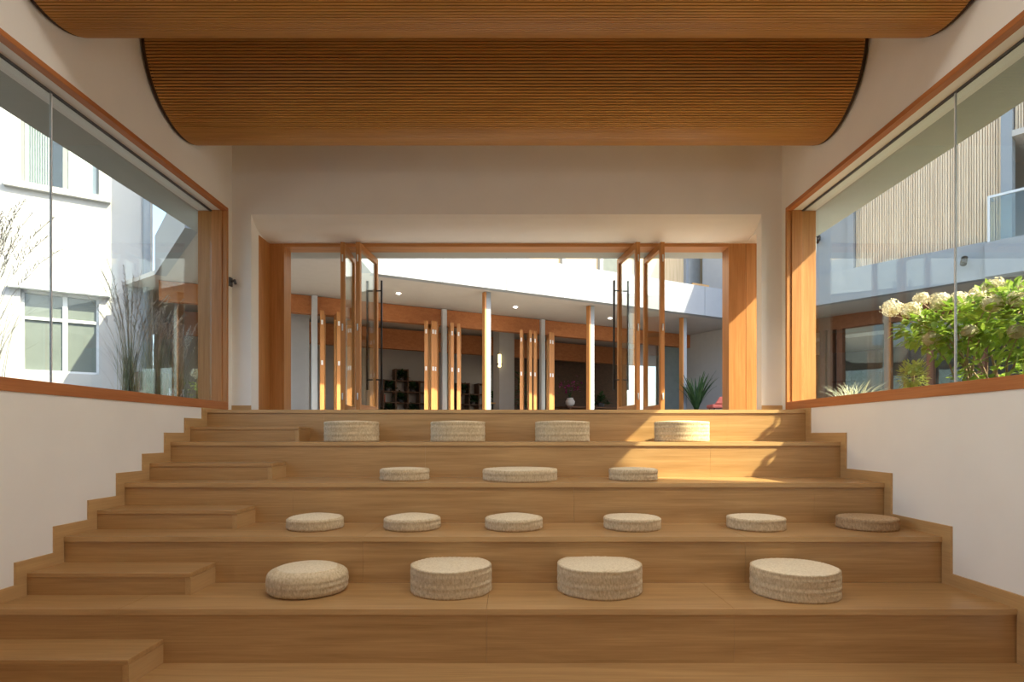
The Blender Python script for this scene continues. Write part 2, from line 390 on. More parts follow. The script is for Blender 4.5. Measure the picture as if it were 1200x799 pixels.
# ---------------------------------------------------------------- slatted ceiling vaults
def vault(yc, lab):
    r, zc = .756, ZC
    x0, x1 = XL+.055, XR-.055
    t = thing('slatted_ceiling_vault', (0, yc, zc-r), lab, 'ceiling vault', 'slatted wooden ceiling vaults')
    m = MB(); n = 80
    for i in range(n):
        a = math.pi*(i+.5)/n; hw = .0108; u = Vector((-math.cos(a), -math.sin(a))); tt = Vector((math.sin(a), -math.cos(a)))
        b = len(m.v)
        for x in (x0, x1):
            for rr, w in ((r-.034, -hw), (r-.034, hw), (r, hw), (r, -hw)):
                p = u*rr+tt*w; m.v.append((x, yc+p.x, zc+p.y))
        m.face4(b, [(0, 1, 2, 3), (7, 6, 5, 4), (0, 4, 5, 1), (1, 5, 6, 2), (2, 6, 7, 3), (3, 7, 4, 0)])
    m.build('slats', 'slat', t)
    k = MB(); pts = [(yc-math.cos(math.pi*i/40)*(r-.035), zc-math.sin(math.pi*i/40)*(r-.035)) for i in range(41)]
    k.prism(pts, 'x', x0+.005, x1-.005); k.build('backing', 'slat_back', t)
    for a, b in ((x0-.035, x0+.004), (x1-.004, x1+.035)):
        MB().prism([(yc-math.cos(math.pi*i/40)*(r-.006), zc-math.sin(math.pi*i/40)*(r-.006)) for i in range(41)], 'x', a, b).build('gap_shade_cap', 'gap_shade', t)
vault(4.965, 'nearer half round vault of horizontal wooden slats along the top edge of the view')
vault(6.95, 'farther half round vault of wooden slats, the full one before the door wall')

# ---------------------------------------------------------------- poufs
def pouf(xl, xr, Yc, tier, h, lab, group, brown=False, bulge=0, lean=(0, 0), ex=0):
    aL, aR = math.atan((xl-602)/F), math.atan((xr-602)/F); am, ah = (aL+aR)/2, (aR-aL)/2
    D = Yc/math.cos(am); R = D*math.sin(ah)-.004; X = Yc*math.tan(am); z = ZT[tier]
    t = thing('straw_pouf', (X, Yc, z), lab, 'pouf', group)
    rnd = random.Random(int(xl*10))
    n = int(2*math.pi*R/.0135/2)*2; lv = max(8, int(h/.0105)); prof = []
    for j in range(lv+1):
        q = j/lv; rr = R
        if bulge: rr = R*(1-bulge*(abs(2*q-.9)**4.0))
        e = .014
        if q*h < e: rr -= .010*(1-q*h/e)**2
        if (1-q)*h < e*.8: rr -= .004*(1-(1-q)*h/e/.8)**2
        prof.append((rr+.0015*math.sin(q*h*90), q*h))
    sag = [rnd.uniform(-.004, .004) for _ in range(8)]
    def fn(j, k):
        a = k/n*8; s0 = sag[int(a) % 8]; s1 = sag[(int(a)+1) % 8]; w = s0+(s1-s0)*(a-int(a))
        return (.008*(1 if (k+j//4) % 2 else -1)+(.0016 if j % 4 == 0 else 0)+w*.5, w*1.2*j/lv)
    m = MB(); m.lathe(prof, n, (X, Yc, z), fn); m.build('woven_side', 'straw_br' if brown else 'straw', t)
    tp = MB(); rt = prof[-1][0]-.002; kk = int(rt/.009); pr2 = [(rt, h-.012)]
    for i in range(kk):
        q = 1-i/kk; dome = (.03 if bulge else .012)*(1-q*q)
        pr2.append((max(.006, rt*q), h+dome+(.0022 if i % 2 else -.0008)))
    tp.lathe(pr2, 72, (X, Yc, z), lambda j, k: (0, .0014*(1 if (k+j//2) % 2 else -1)))
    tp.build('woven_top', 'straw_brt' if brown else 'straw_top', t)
gA, gB, gC, gD = 'straw poufs on the lowest tier', 'straw poufs on the second tier', 'straw poufs on the middle tier', 'straw poufs on the fourth tier'
pouf(311.7, 408, 4.90, 'A', .195, 'plump pouf with bulging rounded sides at the left end of the lowest tier', gA, bulge=.15)
pouf(481.7, 576, 4.92, 'A', .215, 'tall drum shaped straw pouf, second from left on the lowest tier', gA)
pouf(653.5, 752, 4.92, 'A', .22, 'tall drum shaped straw pouf, third from left on the lowest tier', gA)
pouf(879, 986, 4.82, 'A', .215, 'tall drum shaped straw pouf at the right end of the lowest tier', gA)
bl = ['flat straw pouf at the left end of the row of six', 'flat straw pouf, second from left in the row of six', 'flat straw pouf, third from left in the row of six',
      'flat straw pouf, fourth from left in the row of six', 'flat straw pouf beside the brown one in the row of six', 'darker brown flat pouf by the right wall, sixth on the second tier']
for k, (a, b) in enumerate(((335.3, 402.7), (450, 516), (569, 635.3), (707.7, 774.3), (851.7, 920.7), (979.4, 1054))):
    pouf(a, b, 5.63, 'B', .105, bl[k], gB, brown=(k == 5), bulge=.03 if k < 3 else 0)
cl = ['small flat straw pouf at the left on the middle tier', 'extra wide flat straw pouf in the centre of the middle tier', 'small flat straw pouf at the right on the middle tier']
for k, (a, b, y) in enumerate(((445.3, 502.7, 6.38), (566, 652.5, 6.345), (714, 770.3, 6.38))): pouf(a, b, y, 'C', .118, cl[k], gC)
dl = ['tall straw pouf at the left end of the top row, below the left doors', 'tall straw pouf, second from left in the top row', 'tall straw pouf, third from left in the top row', 'tall straw pouf in bright sun at the right end of the top row']
for k, (a, b) in enumerate(((380, 444), (505, 568), (627.5, 690.5), (767, 831))): pouf(a, b, 7.15, 'D', .235, dl[k], gD)
# ---------------------------------------------------------------- courtyard ground and planters
GZ = .26
g = MB(); g.box(-45, XL-WT-.001, YR-6, YDO, GZ-.3, GZ); g.box(XR+WT+.001, 45, YR-6, YDO, GZ-.3, GZ); g.box(-45, 45, YDO+.001, 60, GZ-.3, GZ-.02)
struct(g.build('ground', 'ground'), 'pale paved courtyard outside', 'ground')
struct(MB().box(-3.6, 5, YDO+.001, 12.2, GZ-.02, GZ).build('bounce_slab', 'bounce_slab'), 'added pale slab bouncing light up outside the folding doors', 'bounce_slab')  # unseen pale slab, added to bounce light onto the door soffit
tag(MB().box(XL-WT-1.6, XL-WT-.02, 3.0, 8.9, GZ, .36).build('planting_bed', 'soil'), 'narrow soil bed with tall grasses outside the left window', 'planting bed', None, 'structure')
tag(MB().box(XR+WT+.02, XR+WT+1.8, 3.0, 8.4, GZ, .36).build('planting_bed', 'soil'), 'narrow soil bed with flowering shrub outside the right window', 'planting bed', None, 'structure')

# ---------------------------------------------------------------- white neighbouring building (left)
def frame_at(p0, d):
    """plan frame: point along direction d from p0, n = normal pointing to the room"""
    L = math.hypot(*d); u = (d[0]/L, d[1]/L); n = (u[1], -u[0]) 
    if n[0]*(0-p0[0])+n[1]*(0-p0[1]) < 0: n = (-n[0], -n[1])
    def q(l, o=0): return (p0[0]+u[0]*l+n[0]*o, p0[1]+u[1]*l+n[1]*o)
    def hit(px, o=0):
        b = q(0, o); k = (px-602)/F
        return (k*b[1]-b[0])/(u[0]-k*u[1])
    return u, n, q, hit
u, n, q, hit = frame_at((-9.33, 12.3), (.84, .545))
def wbox(m, q, l0, l1, o0, o1, z0, z1):
    b = len(m.v)
    for z in (z0, z1):
        for o in (o0, o1):
            for l in (l0, l1): p = q(l, o); m.v.append((p[0], p[1], z))
    m.face4(b, [(0, 2, 3, 1), (4, 5, 7, 6), (0, 1, 5, 4), (2, 6, 7, 3), (0, 4, 6, 2), (1, 3, 7, 5)]); return m
def zat(px, py, q, hit, o=0):
    p = q(hit(px, o), o); return (509-py)*p[1]/F
wb = thing('white_building', (-9.33, 12.3, GZ), 'sunlit white rendered building with two windows beyond the left window', 'building')
holes = []
lu0, lu1 = hit(24), hit(116); zu0, zu1 = zat(70, 221, q, hit), zat(70, 221, q, hit)+1.62
ll0, ll1 = hit(23.5), hit(117); zl0, zl1 = zat(70, 437, q, hit), zat(70, 343, q, hit)
m = MB(); e = hit(179)
for a, b, z0, z1 in ((-9, lu0, GZ, 9.5), (lu1, e, GZ, 9.5), (lu0, lu1, GZ, zl0), (lu0, lu1, zl1, zu0), (lu0, lu1, zu1, 9.5)): wbox(m, q, a, b, -.3, 0, z0, z1)
wbox(m, q, e-.3, e, -6, -.3, GZ, 9.5); wbox(m, q, -9, e, -6, -5.8, GZ, 9.5)
m.build('wall', 'white', wb)
for k, (z0, z1) in enumerate(((zu0, zu1), (zl0, zl1))):
    lm = (lu0*.45+lu1*.55); fr = MB(); tt = .05
    wbox(fr, q, lu0, lu1, -.2, -.1, z0, z0+tt); wbox(fr, q, lu0, lu1, -.2, -.1, z1-tt, z1)
    for l in (lu0, lm-.04, lu1-tt): wbox(fr, q, l, l+(.08 if l == lm-.04 else tt), -.2, -.1, z0, z1)
    if k: wbox(fr, q, lu0, lu1, -.2, -.1, z1-.58, z1-.52)
    w = fr.build('window_frame', 'frame_grey' if k == 0 else 'steel', wb)
    wbox(MB(), q, lu0, lu1, -.165, -.155, z0, z1).build('window_pane', 'glass' if k == 0 else 'winglass', w)
    s = MB(); wbox(s, q, lu0-.25, lu1+.2, -.02, .12, z0-.14, z0-.02); s.build('window_sill', 'white', wb) if k == 0 else None
    if k: wbox(MB(), q, lu0-.2, lu1+.2, -.02, .16, z1, z1+.06).build('window_hood', 'steel', wb)
cu = MB(); pts = []
for i in range(41):
    l = lu0+.08+(lm-lu0-.35)*i/40; p = q(l, -.32+.03*math.sin(i*1.4)); pts.append(p)
b = len(cu.v)
for z in (zu0, zu1-.05):
    for p in pts: cu.v.append((p[0], p[1], z))
for i in range(40): cu.f.append((i, i+1, 42+i, 41+i)); cu.sm.append(True)
cu.build('curtain', 'curtain', wb)
wbox(MB(), q, lm+.05, lu1-.03, -.24, -.22, zu0+.03, zu1-.03).build('pane_reflection', 'pane_reflection', wb)  # white panel stands in for the bright reflection on the right pane
wbox(MB(), q, lu0, lu1, -1.6, -1.5, zl0-.5, zu1+.3).build('room_back', 'curtain', wb)
p = q(e-.12, .09); MB().tube([(p[0], p[1], GZ), (p[0], p[1], 9.3)], .07, 12).build('drain_pipe', 'fascia', wb)

# ---------------------------------------------------------------- courtyard building opposite the doors
u, n, q, hit = frame_at((-2.72, 11.9), (.884, .468))
cb = thing('courtyard_building', (0, 16, GZ), 'low curved courtyard building with white parapet, larch beam and open folding doors', 'building')
S0, S1 = 3.2, 3.98
LC = -.1; LE = hit(855)
pm = MB(); k = LC
while k < LE:
    wbox(pm, q, k, min(k+1.49, LE+.2), -.2, 0, S0, S1); k += 1.5
pm.build('parapet', 'fascia', cb)
P0, P1 = (-7.2, 11.98), (-5.04, 9.18)
m = MB()
um, nm, qm, hm = frame_at(P0, (P1[0]-P0[0], P1[1]-P0[1]))
wbox(MB(), qm, 0, 3.45, -.2, 0, S0, S1).build('link_parapet', 'fascia', cb)
A = q(LC); MB().box(A[0]-.2, A[0], 9.5, A[1], S0, S1).build('link_parapet', 'fascia', cb)
E1 = q(LE); sl = MB(); a1 = qm(3.4, -.01)
sl.prism([qm(0, -.01), a1, (a1[0], 9.49), (A[0]-.02, 9.49), q(LC, -.02), q(LE, -.02), (15, 24), (12, 30), (-6, 24), (-14, 17)][::-1], 'z', S0+.01, S0+.1)
sl.build('soffit', 'soffit', cb)
uf, nf, qf, hf = frame_at((-5.06, 13.6), (.885, .465))
fe = hf(845)
wbox(MB(), qf, -2.6, fe, -.2, 0, 2.79, S0).build('beam', 'red_x', cb)
def slope_rot(o): return o
# inner posts on the facade line, every three metres
for px in (368, 519.5, 634.5):
    l = hf(px); wbox(MB(), qf, l-.06, l+.06, -.02, .10, GZ, S0).build('inner_post', 'steel', cb)
# outer posts: larch face to the left, white steel face to the right
for px, dz in ((571, .42), (692.5, .5), (801, .55)):
    l = hit(px, -dz); p = q(l, -dz)
    o = wbox(MB(), q, l-.05, l+.06, -dz-.06, -dz+.06, GZ, S0).build('outer_post', 'fascia', cb)
    wbox(MB(), q, l-.092, l-.052, -dz-.07, -dz+.065, GZ, S0).build('timber_face', 'larch_z', o)
l = hm(200, -.9); wbox(MB(), qm, l-.08, l+.08, -1.0, -.84, GZ, S0).build('outer_post', 'fascia', cb)
# folding leaves standing open beside the inner posts
def far_leaf(l, dep=.62, ang=.0):
    m = MB(); z0, z1 = GZ+.04, 2.76
    def pq(a, t): 
        return qf(l+a*math.sin(ang)+t, .03+a*math.cos(ang))
    def bx(m, a0, a1, t0, t1, za, zb):
        b = len(m.v)
        for z in (za, zb):
            for t in (t0, t1):
                for a in (a0, a1): p = pq(a, t); m.v.append((p[0], p[1], z))
        m.face4(b, [(0, 2, 3, 1), (4, 5, 7, 6), (0, 1, 5, 4), (2, 6, 7, 3), (0, 4, 6, 2), (1, 3, 7, 5)])
    bx(m, 0, .09, -.045, .045, z0, z1); bx(m, dep-.09, dep, -.045, .045, z0, z1); bx(m, .09, dep-.09, -.03, .03, z1-.1, z1); bx(m, .09, dep-.09, -.03, .03, z0, z0+.12)
    o = m.build('folding_door', 'larch_z', cb)
    for zz in (1.55, 2.45):
        h = MB(); bx(h, dep, dep+.012, -.02, .022, zz, zz+.1); h.build('latch_plate', 'panelw', o)
    g = MB(); bx(g, .08, dep-.08, -.006, .006, z0+.1, z1-.09); g.build('pane', 'glass_clear', o)
for pxs, an in (((379, 393), -.17), ((501.5, 505, 512, 526.5, 538), -.37), ((612, 618.5, 627.5, 641, 647.5), -.5)):
    for k, px in enumerate(pxs): far_leaf(hf(px), .62, an+(.09 if k % 2 else -.06))
# rooms behind the facade
wbox(MB(), qf, -3, 13, -5.6, -5.4, GZ, 3.2).build('back_wall', 'soffit', cb)
wbox(MB(), qf, hf(600, -4.35), 13, -4.4, -4.3, GZ, 3.2).build('dark_wall', 'dkwood', cb)
wbox(MB(), qf, -2.2, 12.4, -3.2, -3.0, 2.55, 3.14).build('inner_bulkhead', 'red_x', cb)
wbox(MB(), qf, -3, 13, -5.6, -.2, GZ, GZ+.04).build('room_floor', 'oak_x', cb)
l = hf(594, -.9); wbox(MB(), qf, l-.24, l+.24, -1.3, -.9, GZ, 3.2).build('pillar', 'white', cb)
l = hf(351, -.5); wbox(MB(), qf, l-.55, l+.22, -.8, -.5, GZ, 3.2).build('pillar', 'white', cb)
for px in (467, 604, 715):
    py = {467: 344, 604: 360, 715: 373}[px]; Y = 3.2*F/(509-py); p = at(px, py, Y)
    MB().lathe([(.045, -.012), (.045, .02)], 16, (p[0], p[1], S0+.005)).build('downlight', 'spotglow', cb)
lw = thing('wall_lamp', (0, 0, 0), 'slim glowing wall lamp on the white pillar in the far room', 'wall lamp')
l = hf(584.5, -.9); p = qf(l, -.85)
lw.location = (p[0], p[1], (509-430)*p[1]/F); lw['_o'] = tuple(lw.location)
zz = lw.location.z
MB().tube([(p[0], p[1], zz), (p[0], p[1], zz+.36)], .045, 12).build('shade', 'lampglow', lw)
wbox(MB(), qf, l-.07, l+.07, -.9, -.83, zz+.06, zz+.11).build('bracket', 'darkgrey', lw)
# right end: white side wall, grey door
MB().obox((4.9, 20.6), (.5, -.866), 5.6, .2, GZ, 3.2).build('side_wall', 'white', cb)
wbox(MB(), qf, hf(772), hf(797), -.08, -.02, GZ, 2.76).build('grey_door', 'winglass', cb)
# upper storey set back behind the parapet
up = MB(); wbox(up, q, 2, LE+1.5, -1.8, -1.6, S0+.1, 7.4); up.build('upper_wall', 'tan', cb)
for px in (660, 704, 746, 804, 826):
    l = hit(px, -1.55); wbox(MB(), q, l-.05, l+.05, -1.6, -1.5, S0+.1, 7.4).build('upper_post', 'fascia', cb)
l0, l1 = hit(707, -1.57), hit(724, -1.57); wbox(MB(), q, l0, l1, -1.6, -1.56, S0+.3, 6.6).build('upper_window', 'winglass', cb)
l0, l1 = hit(806, -1.57), hit(820, -1.57); wbox(MB(), q, l0, l1, -1.6, -1.56, S0+.3, 6.6).build('upper_window', 'curtain', cb)
MB().box(-5.0, -3.0, 10.96, 14, S0+.1, 9).build('shade_block', 'white', cb)  # hidden block, added to cast shade on the white building
# long bench top seen over the parapet
bt = thing('pale_bench', (0, 0, 0), 'pale wooden bench back showing above the white parapet', 'bench')
l0, l1 = hit(812, -.5), hit(831, -.5); p = q((l0+l1)/2, -.5); bt.location = (p[0], p[1], S0+.1); bt['_o'] = tuple(bt.location)
wbox(MB(), q, l0, l1, -.55, -.5, S0+.75, S1+.22).build('backrest', 'oakl_x', bt)
for l in (l0+.03, l1-.09): wbox(MB(), q, l, l+.06, -.62, -.56, S0+.1, S1+.1).build('leg', 'oakl_z', bt)
wbox(MB(), q, l0, l1, -1.0, -.56, S0+.5, S0+.55).build('seat', 'oakl_x', bt)

# ---------------------------------------------------------------- right wing
ur, nr, qr, hr = frame_at((7.53, 14.8), (.64, -.77))
rw = thing('bamboo_clad_building', (9.5, 13, GZ), 'two storey wing clad in bamboo battens beyond the right window', 'building')
V0 = -2.37
wbox(MB(), qr, V0, 3.35, -.2, 0, S0, 3.95).build('fascia', 'fascia', rw)
wbox(MB(), qr, 3.35, 13, -.2, .12, S0, 3.9).build('balcony_edge', 'fascia', rw)
wbox(MB(), qr, V0, 13, -6, -.02, S0+.01, S0+.1).build('soffit', 'soffit', rw)
wbox(MB(), qr, V0-1.0, .62, -.5, -.22, S0+.1, 7.6).build('plain_wall', 'fascia', rw)
wbox(MB(), qr, .62, .76, -.4, -.16, S0+.1, 7.6).build('upper_post', 'fascia', rw)
wbox(MB(), qr, 3.56, 3.74, -.4, -.12, S0+.1, 7.6).build('upper_post', 'fascia', rw)
bm = MB(); rnd = random.Random(4); l = .78
while l < 3.54:
    w_ = rnd.uniform(.030, .042); wbox(bm, qr, l, l+w_, -.36, -.27+rnd.uniform(-.008, .008), S0+.1, 7.6); l += w_+.011
l = 3.76
while l < 9:
    w_ = rnd.uniform(.030, .042); wbox(bm, qr, l, l+w_, -.36, -.27+rnd.uniform(-.008, .008), 6.1, 7.6); l += w_+.011
bm.build('bamboo_battens', 'batten', rw)
wbox(MB(), qr, .76, 3.56, -.5, -.37, S0+.1, 7.6).build('batten_backing', 'batten_back', rw)
wbox(MB(), qr, 3.74, 13, -2.2, -.1, 5.98, 6.1).build('balcony_ceiling', 'soffit', rw)
wbox(MB(), qr, 3.74, 13, -2.4, -2.2, S0+.1, 7.6).build('balcony_wall', 'curtain', rw)
wbox(MB(), qr, V0-1, 13, -6.2, -6, GZ, 7.6).build('rear_wall', 'white', rw)
wbox(MB(), qr, V0-1, 13, -6, -.4, 7.5, 7.6).build('roof', 'soffit', rw)
lb = hr(1158); ra = wbox(MB(), qr, lb, 13, .02, .06, 4.80, 4.85).build('balcony_rail', 'steel', rw)
wbox(MB(), qr, lb, 13, .03, .045, 3.92, 4.80).build('pane', 'glass', ra)
for l in (lb, lb+1.6, lb+3.2): wbox(MB(), qr, l, l+.04, .015, .065, 3.9, 4.82).build('rail_post', 'steel', ra)
wbox(MB(), qr, lb, lb+.04, -1.3, .02, 4.80, 4.85).build('side_rail', 'steel', ra); wbox(MB(), qr, lb+.01, lb+.025, -1.3, .02, 3.92, 4.8).build('pane', 'glass', ra)
wbox(MB(), qr, V0-1, 9, -2.0, -1.8, 2.85, S0+.02).build('beam', 'brown_x', rw)
for px in (964, 973, 984, 1040, 1090, 1150):
    l = hr(px, -1.8); wbox(MB(), qr, l-.07, l+.07, -1.98, -1.78, GZ, 2.86).build('door_post', 'brown_z', rw)
for a, b in ((986, 1034), (1046, 1086), (1094, 1146)):
    la, lb2 = hr(a, -1.9), hr(b, -1.9); wbox(MB(), qr, la, lb2, -1.9, -1.885, GZ, 2.84).build('glass_door', 'glass_clear', rw)
wbox(MB(), qr, V0, 9, -5.0, -4.9, GZ, 2.6).build('dark_back_wall', 'darkgrey', rw)
wbox(MB(), qr, V0, 9, -4.9, -2.0, 2.6, 2.7).build('room_ceiling', 'white', rw)
def spot(p, d, lab):
    t = thing('spotlight', p, lab, 'spotlight', 'black exterior spotlights')
    MB().tube([p, (p[0]+d[0]*.12, p[1]+d[1]*.12, p[2])], .018, 8).build('arm', 'black', t)
    MB().tube([(p[0]+d[0]*.1, p[1]+d[1]*.1, p[2]+.05), (p[0]+d[0]*.2, p[1]+d[1]*.2, p[2]-.1)], .06, 12).build('lamp_head', 'black', t)
p = qr(hr(1132), 0); spot((p[0], p[1], (509-306)*p[1]/F), nr, 'small black spotlight on the white fascia below the bamboo battens')
p = qr(hr(961, -.22), -.22); spot((p[0], p[1], (509-281)*p[1]/F), nr, 'small black spotlight on the plain wall left of the bamboo battens')
# added block out of view on the right, keeps the sun off the lower tiers
nw = struct(MB().box(8, 8.6, -4, 3.08, GZ, 6.8).build('sun_blocker', 'white'), 'added unseen white block shading the lower tiers', 'building')

# ---------------------------------------------------------------- furniture in the far room
def blob_plant(name, p, r, h, mat, lab, group=None, potted=True, nl=60, seed=1, pot='darkgrey', long=False):
    rnd = random.Random(seed); t = thing(name, p, lab, 'potted plant' if potted else 'plant', group)
    z = p[2]
    if potted:
        MB().lathe([(r*.3, 0), (r*.42, h*.3), (r*.38, h*.3), (r*.36, h*.26)], 16, p).build('pot', pot, t); z += h*.26
    m = MB()
    for i in range(nl):
        a = rnd.uniform(0, 6.283); el = rnd.uniform(.1, 1.4); d = (math.cos(a)*math.cos(el), math.sin(a)*math.cos(el), math.sin(el))
        if long:
            L = h*rnd.uniform(.6, .95); k = rnd.uniform(.5, 1.0)
            m.blade([(p[0]+math.cos(a)*L*.6*s*k, p[1]+math.sin(a)*L*.6*s*k, z+L*(1.25*s-.55*s*s*k)) for s in (0, .25, .5, .75, 1)], h*.07)
        else:
            k = rnd.uniform(.15, .9); c = (p[0]+d[0]*r*k, p[1]+d[1]*r*k, z+d[2]*(h*.7)*k)
            m.leaf(c, (d[0], d[1], d[2]-.4), (0, 0, 1), r*.55, r*.34)
    m.build('foliage', mat, t); return t
def bookcase(pa, pb, cols, lab, seed):
    rnd = random.Random(seed)
    la, lb = hf(pa, -5.0), hf(pb, -5.0); w = (lb-la)/len(cols); p = qf(la, -5.0)
    t = thing('bookcase', (p[0], p[1], GZ+.04), lab, 'bookcase', 'staggered cube bookcases')
    ch = .37
    for i, nrow in enumerate(cols):
        for s in ((la+i*w),) if i else (la,): wbox(MB(), qf, s, s+.04, -5.38, -5.0, GZ+.04, GZ+.04+ch*max(nrow, cols[i-1] if i else 0)+.04).build('upright', 'shelfwood', t)
        for j in range(nrow+1): wbox(MB(), qf, la+i*w+.04, la+(i+1)*w, -5.38, -5.0, GZ+.04+ch*j, GZ+.07+ch*j).build('shelf', 'shelfwood', t)
    wbox(MB(), qf, lb, lb+.04, -5.38, -5.0, GZ+.04, GZ+.08+ch*cols[-1]).build('upright', 'shelfwood', t)
    return la, w, ch
pc = 0
def shelf_item(la, w, ch, i, j, kind, lab, seed):
    p = qf(la+(i+.52)*w, -5.12); z = GZ+.07+ch*j+.001
    if kind == 'plant': blob_plant('shelf_plant', (p[0], p[1], z), .25, .34, 'leafd', lab, 'plants on the far bookcases', True, 90, seed)
    else:
        bo = thing('book', (p[0], p[1], z), lab, 'book', 'books leaning on the far shelves')
        l = la+(i+.45)*w
        wbox(MB(), qf, l-.12, l-.09, -5.3, -5.08, z, z+.25).build('cover', 'books' if kind == 'book' else 'red', bo)
        wbox(MB(), qf, l-.088, l-.06, -5.3, -5.09, z, z+.24).build('pages', 'pot', bo)
la, w, ch = bookcase(449, 505, (4, 5, 4, 4), 'tall staggered bookcase with plants, seen right of the left pull bars', 3)
shelf_item(la, w, ch, 0, 3, 'plant', 'dark leafy plant on the left bay of the left bookcase, upper shelf', 31)
shelf_item(la, w, ch, 1, 4, 'plant', 'dark leafy plant on the topmost shelf of the left bookcase', 32)
shelf_item(la, w, ch, 2, 3, 'plant', 'dark leafy plant on the right bay of the left bookcase', 33)
shelf_item(la, w, ch, 0, 1, 'plant', 'dark leafy plant low in the left bay of the left bookcase', 34)
shelf_item(la, w, ch, 2, 1, 'plant', 'dark leafy plant low in the right bay of the left bookcase', 35)
shelf_item(la, w, ch, 0, 2, 'redbook', 'red covered book in the left bay of the left bookcase', 36)
shelf_item(la, w, ch, 1, 1, 'book', 'pale book standing low in the middle of the left bookcase', 37)
shelf_item(la, w, ch, 1, 2, 'plant', 'dark leafy plant in the middle of the left bookcase', 38)
la, w, ch = bookcase(538, 572, (4, 3, 4), 'narrow staggered bookcase with plants, left of the white pillar', 5)
shelf_item(la, w, ch, 0, 3, 'plant', 'dark leafy plant at the top left of the narrow bookcase', 41)
shelf_item(la, w, ch, 1, 2, 'plant', 'dark leafy plant in the middle of the narrow bookcase', 42)
shelf_item(la, w, ch, 1, 0, 'plant', 'dark leafy plant at the bottom of the narrow bookcase', 43)
shelf_item(la, w, ch, 0, 1, 'redbook', 'red covered book in the left bay of the narrow bookcase', 44)
# table with vase of magenta flowers
l = hf(690, -2.2); p = qf(l, -2.2)
tb = thing('dark_table', (p[0], p[1], GZ+.04), 'dark wooden table in the dim far room with a white vase on it', 'table')
zt = (509-477)*p[1]/F
wbox(MB(), qf, l-1.1, l+1.0, -2.6, -1.8, zt-.05, zt).build('tabletop', 'shelfwood', tb)
for a in (l-1.0, l+.9):
    for b_ in (-2.55, -1.9): wbox(MB(), qf, a, a+.07, b_, b_+.07, GZ+.04, zt-.05).build('leg', 'shelfwood', tb)
lv = hf(668, -2.1); pv = qf(lv, -2.1)
vs = thing('flower_vase', (pv[0], pv[1], zt), 'white round vase with magenta flowers on the dark table', 'vase')
MB().lathe([(.07, 0), (.15, .08), (.16, .17), (.10, .25), (.11, .28), (.07, .24)], 24, (pv[0], pv[1], zt)).build('vase', 'pot', vs)
m = MB(); rnd = random.Random(8)
for i in range(60):
    d = Vector((rnd.gauss(0, .18), rnd.gauss(0, .12), .45+rnd.gauss(0, .12))); m.leaf((pv[0]+d.x, pv[1]+d.y, zt+.2+d.z), (rnd.gauss(0, 1), rnd.gauss(0, 1), rnd.gauss(.3, 1)), (0, 0, 1), .09, .07)
m.build('blossoms', 'pinkpetal', vs)
m = MB()
for i in range(9): a = rnd.uniform(0, 6.28); m.tube([(pv[0], pv[1], zt+.2), (pv[0]+.12*math.cos(a), pv[1]+.12*math.sin(a), zt+.6)], .006, 5)
m.build('stems', 'leafd', vs)
p = qf(hf(704, -2.2), -2.2); blob_plant('table_plant', (p[0], p[1], zt), .32, .5, 'leafd', 'dim green plant on the dark table right of the vase', None, True, 80, 9)
p = qf(hf(611, -1.6), -1.6); blob_plant('tall_plant', (p[0], p[1], GZ+.04), .3, 1.9, 'leafd', 'tall dark green plant behind the folded doors right of the white pillar', None, True, 120, 10)
p = at(816, 500, 16.2); blob_plant('palm', (p[0], p[1], GZ), .5, 1.35, 'leafd', 'dark green palm with long blades by the white side wall', None, True, 46, 11, long=True)
p = qf(hf(578, -1.4), -1.4)
st = thing('side_table', (p[0], p[1], GZ+.04), 'small wooden side table beside the white pillar', 'table'); zt2 = (509-472)*p[1]/F
MB().lathe([(.26, zt2-.04-p[2] if len(p) > 2 else zt2-.04), (.26, zt2)], 24, (p[0], p[1], 0)).build('tabletop', 'oakl_x', st)
MB().lathe([(.04, GZ+.05), (.04, zt2-.04)], 12, (p[0], p[1], 0)).build('pedestal', 'black', st); MB().lathe([(.18, GZ+.04), (.18, GZ+.06)], 20, (p[0], p[1], 0)).build('base', 'black', st)
blob_plant('small_plant', (p[0], p[1], zt2), .22, .34, 'leafd', 'small dark plant on the wooden side table by the pillar', None, True, 50, 12)
# coral chair by the side wall
p = at(843, 500, 15.6); cx, cy = p[0], p[1]; zs = GZ+.42; zb_ = (509-465.5)*cy/F
ch_ = thing('coral_chair', (cx, cy, GZ), 'coral red chair by the white side wall, its back just visible', 'chair')
MB().box(cx-.26, cx+.3, cy-.26, cy+.26, zs, zs+.1).build('seat', 'red', ch_, bevel=.03)
MB().prism([(cx-.2, zs+.1), (cx+.28, zs+.1), (cx+.3, zb_), (cx-.08, zb_)], 'y', cy-.28, cy-.2).build('backrest', 'red', ch_, bevel=.03)
for a in (-.22, .24):
    for b_ in (-.22, .2): MB().tube([(cx+a, cy+b_, GZ), (cx+a*.9, cy+b_*.9, zs)], .018, 8).build('leg', 'black', ch_)

